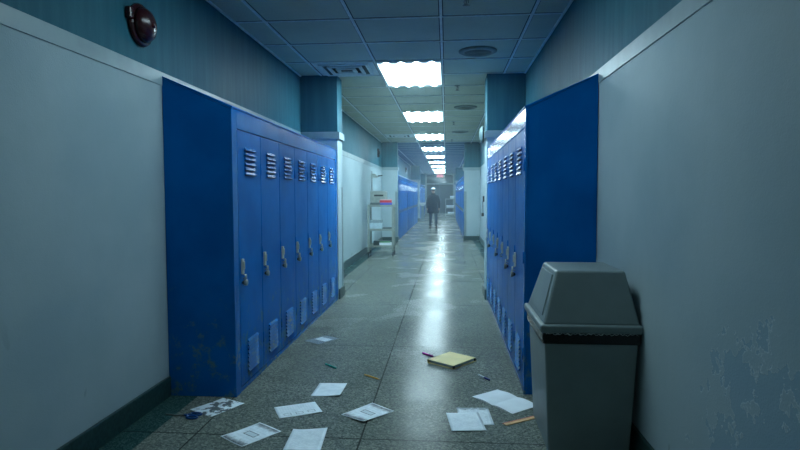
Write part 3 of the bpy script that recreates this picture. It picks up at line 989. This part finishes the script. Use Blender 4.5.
# ------------------------------------------------------------------ small stationery on the floor
def rod(name, label, cat, a, bpt, parts, rad):
    a, bpt = Vector((a[0], a[1], rad)), Vector((bpt[0], bpt[1], rad))
    L = (bpt - a).length
    r = thing(name, label, cat, a, math.atan2(bpt.y - a.y, bpt.x - a.x))
    for nm, mat, prof in parts:
        MB().lathe([(pr_ * rad, h * L) for pr_, h in prof], (0, 0, 0), 'x', 12).build(nm, mat, r)
    return r
tip_wood = plain('sharpened_wood', (222, 190, 140), 0.6)
rod('pencil', 'yellow pencil on the floor left of the joint', 'pencil', (-0.678, 4.605), (-0.528, 4.484), [
    ('barrel', M['pencil'], [(0.0, 0.0), (1.0, 0.0), (1.0, 0.84)]), ('sharpened_tip', tip_wood, [(1.0, 0.84), (0.3, 0.96)]),
    ('lead', M['black'], [(0.3, 0.96), (0.0, 1.0)])], 0.0055)
rod('marker', 'teal marker pen on the floor by the left lockers', 'marker', (-1.064, 4.865), (-0.948, 4.752), [
    ('barrel', M['teal_pen'], [(0.0, 0.0), (0.85, 0.0), (0.9, 0.55)]), ('marker_cap', plain('dark_teal_plastic', (16, 130, 118), 0.3), [(1.0, 0.55), (1.0, 0.95), (0.7, 1.0), (0.0, 1.0)])], 0.0085)
rod('highlighter', 'magenta pen on the floor beside the cream binder', 'pen', (-0.222, 5.282), (-0.120, 5.170), [
    ('barrel', M['magenta'], [(0.0, 0.0), (0.9, 0.0), (1.0, 0.1), (1.0, 0.62)]), ('pen_cap', plain('purple_plastic', (130, 26, 120), 0.3), [(1.1, 0.62), (1.1, 0.97), (0.0, 1.0)])], 0.0085)
rod('ballpoint_pen', 'white and blue pen on the floor before the right lockers', 'pen', (0.264, 4.672), (0.354, 4.530), [
    ('barrel', M['paper'], [(0.0, 0.0), (0.5, 0.01), (1.0, 0.12), (1.0, 0.55)]), ('pen_cap', M['navy'], [(1.15, 0.55), (1.15, 0.97), (0.0, 1.0)])], 0.007)

r = thing('wooden_ruler', 'pale wooden ruler with red edge beside the bin foot', 'ruler', (0.530, 3.755, 0.0), math.atan2(0.132, 0.206))
MB().box(-0.178, 0.178, -0.019, 0.012, 0.0005, 0.0045).build('ruler_blade', M['wood'], r, bevel=0.001)
MB().box(-0.178, 0.178, 0.012, 0.020, 0.0005, 0.0045).build('ruler_edge', plain('ruler_red_edge', (190, 84, 60), 0.5), r)

# scissors
r = thing('scissors', 'blue handled scissors on the floor left of the blotched sheet', 'scissors', (-1.775, 3.648, 0.0), R(180 - 4))
MB().prism([(0.0, -0.006), (0.0, 0.008), (0.145, 0.001), (0.145, -0.001)], 0.002, 0.0045, 'z').build('blade', M['steel'], r)
MB().prism([(0.0, 0.006), (0.0, -0.008), (0.140, -0.003), (0.140, -0.001)], 0.0048, 0.0073, 'z').build('blade', M['steel'], r)
MB().lathe([(0.006, 0.0), (0.006, 0.0095), (0.0, 0.0100)], (0.012, 0, 0), 'z', 12).build('pivot', M['steel'], r)
for s in (-1, 1):
    b = MB()
    b.tube([(0.005, 0, 0.008), (-0.03, s * 0.012, 0.008)], 0.0075, 8)
    b.tube([(-0.066 + 0.038 * math.cos(a * PI / 10), s * 0.028 + 0.022 * math.sin(a * PI / 10), 0.008) for a in range(20)], 0.0068, 8, closed=True)
    b.build('handle', M['scissor'], r)

# ------------------------------------------------------------------ the person in the distance
def skinned(name, verts, edges, radii, mat, parent, sub=2, root=0):
    me = bpy.data.meshes.new(name)
    me.from_pydata(verts, edges, [])
    o = link(name, me, parent)
    me.materials.append(mat)
    o.modifiers.new('skin', 'SKIN')
    if not me.skin_vertices:
        me.attributes.new('skin', 'FLOAT', 'POINT') if False else None
    for sv, rr in zip(me.skin_vertices[0].data, radii):
        sv.radius = rr if isinstance(rr, tuple) else (rr, rr)
    me.skin_vertices[0].data[root].use_root = True
    s = o.modifiers.new('sub', 'SUBSURF')
    s.levels = sub
    s.render_levels = sub
    return o

PX, PY = -0.585, 25.43
ps = thing('person', 'person in a long dark coat and pale cap walking away down the corridor', 'person', (PX, PY, 0))
# local: +y is away from the camera (the way the person faces)
V, Ed, Rr = [], [], []
def add(p, rr, prev=None):
    V.append(p)
    Rr.append(rr)
    if prev is not None:
        Ed.append((prev, len(V) - 1))
    return len(V) - 1
pelvis = add((0, 0, 0.96), (0.150, 0.105))
waist = add((0, 0.01, 1.12), (0.135, 0.095), pelvis)
chest = add((0, 0.0, 1.34), (0.165, 0.11), waist)
upper = add((0, -0.005, 1.47), (0.10, 0.08), chest)
neck = add((0, 0.0, 1.555), (0.052, 0.055), upper)
jaw = add((0, 0.02, 1.635), (0.068, 0.080), neck)
skull = add((0, 0.012, 1.72), (0.078, 0.098), jaw)
crown = add((0, 0.005, 1.785), (0.060, 0.075), skull)
nose = add((0, 0.128, 1.675), (0.014, 0.014), jaw)
hands = []
for s in (-1, 1):
    sh = add((s * 0.185, 0, 1.445), (0.062, 0.062), upper)
    el = add((s * 0.245, -0.03, 1.16), (0.046, 0.046), sh)
    wr = add((s * 0.255, 0.05, 0.92), (0.030, 0.034), el)
    pa = add((s * 0.252, 0.07, 0.85), (0.022, 0.040), wr)
    hands.append((s, V[pa]))
    hp = add((s * 0.10, 0, 0.88), (0.095, 0.10), pelvis)
    sy = 0.06 if s > 0 else -0.10
    kn = add((s * 0.125, 0.04 + sy * 0.4, 0.50), (0.060, 0.062), hp)
    an = add((s * 0.130, sy, 0.10), (0.040, 0.044), kn)
    toe = add((s * 0.145, sy + 0.15, 0.045), (0.040, 0.030), an)
body = skinned('body', V, Ed, Rr, M['skin'], ps)
for s, p in hands:
    fv, fe, fr = [], [], []
    for q in range(4):
        y0 = p[1] - 0.028 + q * 0.019
        ln = (0.068, 0.082, 0.086, 0.074)[q]
        base = len(fv)
        fv += [(p[0], y0, p[2] + 0.0), (p[0], y0 + 0.004, p[2] - 0.035), (p[0] - s * 0.008, y0 + 0.008, p[2] - 0.035 - ln * 0.5), (p[0] - s * 0.024, y0 + 0.01, p[2] - 0.035 - ln)]
        fe += [(base, base + 1), (base + 1, base + 2), (base + 2, base + 3)]
        fr += [0.010, 0.0095, 0.0085, 0.007]
        skinned('finger', fv, fe, fr, M['skin'], body, 1)
        fv, fe, fr = [], [], []
    skinned('thumb', [(p[0], p[1] + 0.025, p[2] + 0.02), (p[0] - s * 0.01, p[1] + 0.052, p[2] - 0.02), (p[0] - s * 0.016, p[1] + 0.058, p[2] - 0.055)], [(0, 1), (1, 2)], [0.012, 0.010, 0.008], M['skin'], body, 1)
# ears, eyes, mouth
for s in (-1, 1):
    MB().tube([(s * 0.078, 0.0, 1.650), (s * 0.092, -0.012, 1.675), (s * 0.090, -0.010, 1.705), (s * 0.078, 0.006, 1.710)], 0.010, 8).build('ear', M['skin'], body)
    MB().lathe([(0.0, 0.0), (0.012, 0.004), (0.0, 0.010)], (s * 0.032, 0.098, 1.702), 'y', 12).build('eye', M['black'], body)
MB().tube([(-0.024, 0.098, 1.630), (0.0, 0.104, 1.628), (0.024, 0.098, 1.630)], 0.006, 6).build('mouth', plain('lips', (150, 84, 80), 0.5), body)
# hair at the back and sides
hv = MB()
rings = []
for j in range(7):
    th = 0.10 + j * 0.22
    ring_ = []
    for i in range(17):
        ph_ = PI * (0.92 + 1.16 * i / 16)
        ring_.append(hv.bm.verts.new((0.092 * math.sin(th + 0.25) * math.cos(ph_), 0.002 + 0.112 * math.sin(th + 0.25) * math.sin(ph_), 1.700 + 0.115 * math.cos(th + 0.12))))
    rings.append(ring_)
for A_, B_ in zip(rings, rings[1:]):
    for i in range(16):
        hv.bm.faces.new((A_[i], A_[i + 1], B_[i + 1], B_[i])).smooth = True
h_ = hv.build('hair', M['hair'], ps)
sm_ = h_.modifiers.new('thickness', 'SOLIDIFY')
sm_.thickness = 0.014
sm_.offset = -1
# cap
MB().lathe([(0.098, 0.010), (0.101, 0.018), (0.094, 0.040), (0.066, 0.062), (0.035, 0.071), (0.0, 0.073)], (0, 0.003, 1.758), 'z', 24).build('cap', M['cap'], ps)
cp = ps.children[-1]
MB().lathe([(0.0, 0.0), (0.070, 0.0), (0.074, 0.006), (0.0, 0.010)], (0, 0.100, 1.764), 'z', 20).build('cap_peak', M['cap'], cp)
# trousers and shoes
for s in (-1, 1):
    sy = 0.06 if s > 0 else -0.10
    skinned('trouser_leg', [(s * 0.10, 0, 0.93), (s * 0.125, 0.04 + sy * 0.4, 0.50), (s * 0.130, sy + 0.005, 0.085)], [(0, 1), (1, 2)], [(0.108, 0.112), (0.078, 0.080), (0.070, 0.075)], M['trouser'], ps)
    sh_ = MB()
    prof = [(-0.085, 0.030, 0.085), (-0.06, 0.042, 0.105), (0.0, 0.044, 0.105), (0.06, 0.046, 0.080), (0.13, 0.050, 0.060), (0.18, 0.044, 0.050), (0.215, 0.020, 0.030)]
    rg_ = []
    for yy, w, hh in prof:
        rg_.append([sh_.bm.verts.new((s * 0.138 + w * cx_, sy + yy, hh * cz_)) for cx_, cz_ in ((-1, 0), (-1, 0.5), (-0.55, 1), (0.55, 1), (1, 0.5), (1, 0))])
    for A_, B_ in zip(rg_, rg_[1:]):
        for i in range(6):
            sh_.bm.faces.new((A_[i], A_[(i + 1) % 6], B_[(i + 1) % 6], B_[i]))
    sh_.bm.faces.new(rg_[0][::-1])
    sh_.bm.faces.new(rg_[-1])
    sh_.build('shoe', M['leather'], ps, bevel=0.008)
# coat: one lofted body, plus sleeves
ct = MB()
prof = [(1.585, 0.075, 0.075, 0.0), (1.545, 0.085, 0.085, 0.0), (1.515, 0.150, 0.105, 0.0), (1.475, 0.225, 0.125, -0.005), (1.40, 0.240, 0.145, -0.005), (1.25, 0.225, 0.145, 0.0),
        (1.10, 0.215, 0.135, 0.005), (0.95, 0.235, 0.155, 0.0), (0.80, 0.250, 0.180, -0.005), (0.69, 0.258, 0.195, -0.01)]
rg_ = []
for z, rx, ry, oy in prof:
    rg_.append([ct.bm.verts.new((rx * math.cos(2 * PI * k_ / 24), oy + ry * math.sin(2 * PI * k_ / 24) * (1 + 0.05 * math.sin(6 * PI * k_ / 12) * max(0, 1.1 - z)), z)) for k_ in range(24)])
for A_, B_ in zip(rg_, rg_[1:]):
    for i in range(24):
        ct.bm.faces.new((A_[i], A_[(i + 1) % 24], B_[(i + 1) % 24], B_[i])).smooth = True
co = ct.build('coat', M['coat'], ps)
sm_ = co.modifiers.new('thickness', 'SOLIDIFY')
sm_.thickness = 0.012
for s in (-1, 1):
    skinned('sleeve', [(s * 0.150, 0, 1.465), (s * 0.200, 0, 1.430), (s * 0.255, -0.03, 1.16), (s * 0.262, 0.048, 0.90)], [(0, 1), (1, 2), (2, 3)], [0.070, 0.078, 0.064, 0.050], M['coat'], co)

# ------------------------------------------------------------------ haze hanging in the corridor
hm = bpy.data.materials.new('haze')
hm.use_nodes = True
hm.node_tree.nodes.clear()
out = hm.node_tree.nodes.new('ShaderNodeOutputMaterial')
vs_ = hm.node_tree.nodes.new('ShaderNodeVolumeScatter')
vs_.inputs['Color'].default_value = (0.70, 0.90, 1.0, 1)
vs_.inputs['Density'].default_value = HAZE_DENSITY
vs_.inputs['Anisotropy'].default_value = 0.35
hm.node_tree.links.new(vs_.outputs[0], out.inputs['Volume'])
hz = MB().box(XL - 0.05, XR + 0.05, HAZE_START, Y1 + 0.1, -0.05, CEIL + 0.05).build('haze', hm)
tag(hz, 'thin blue haze hanging in the corridor from the first light panel onwards', 'haze', kind='stuff')
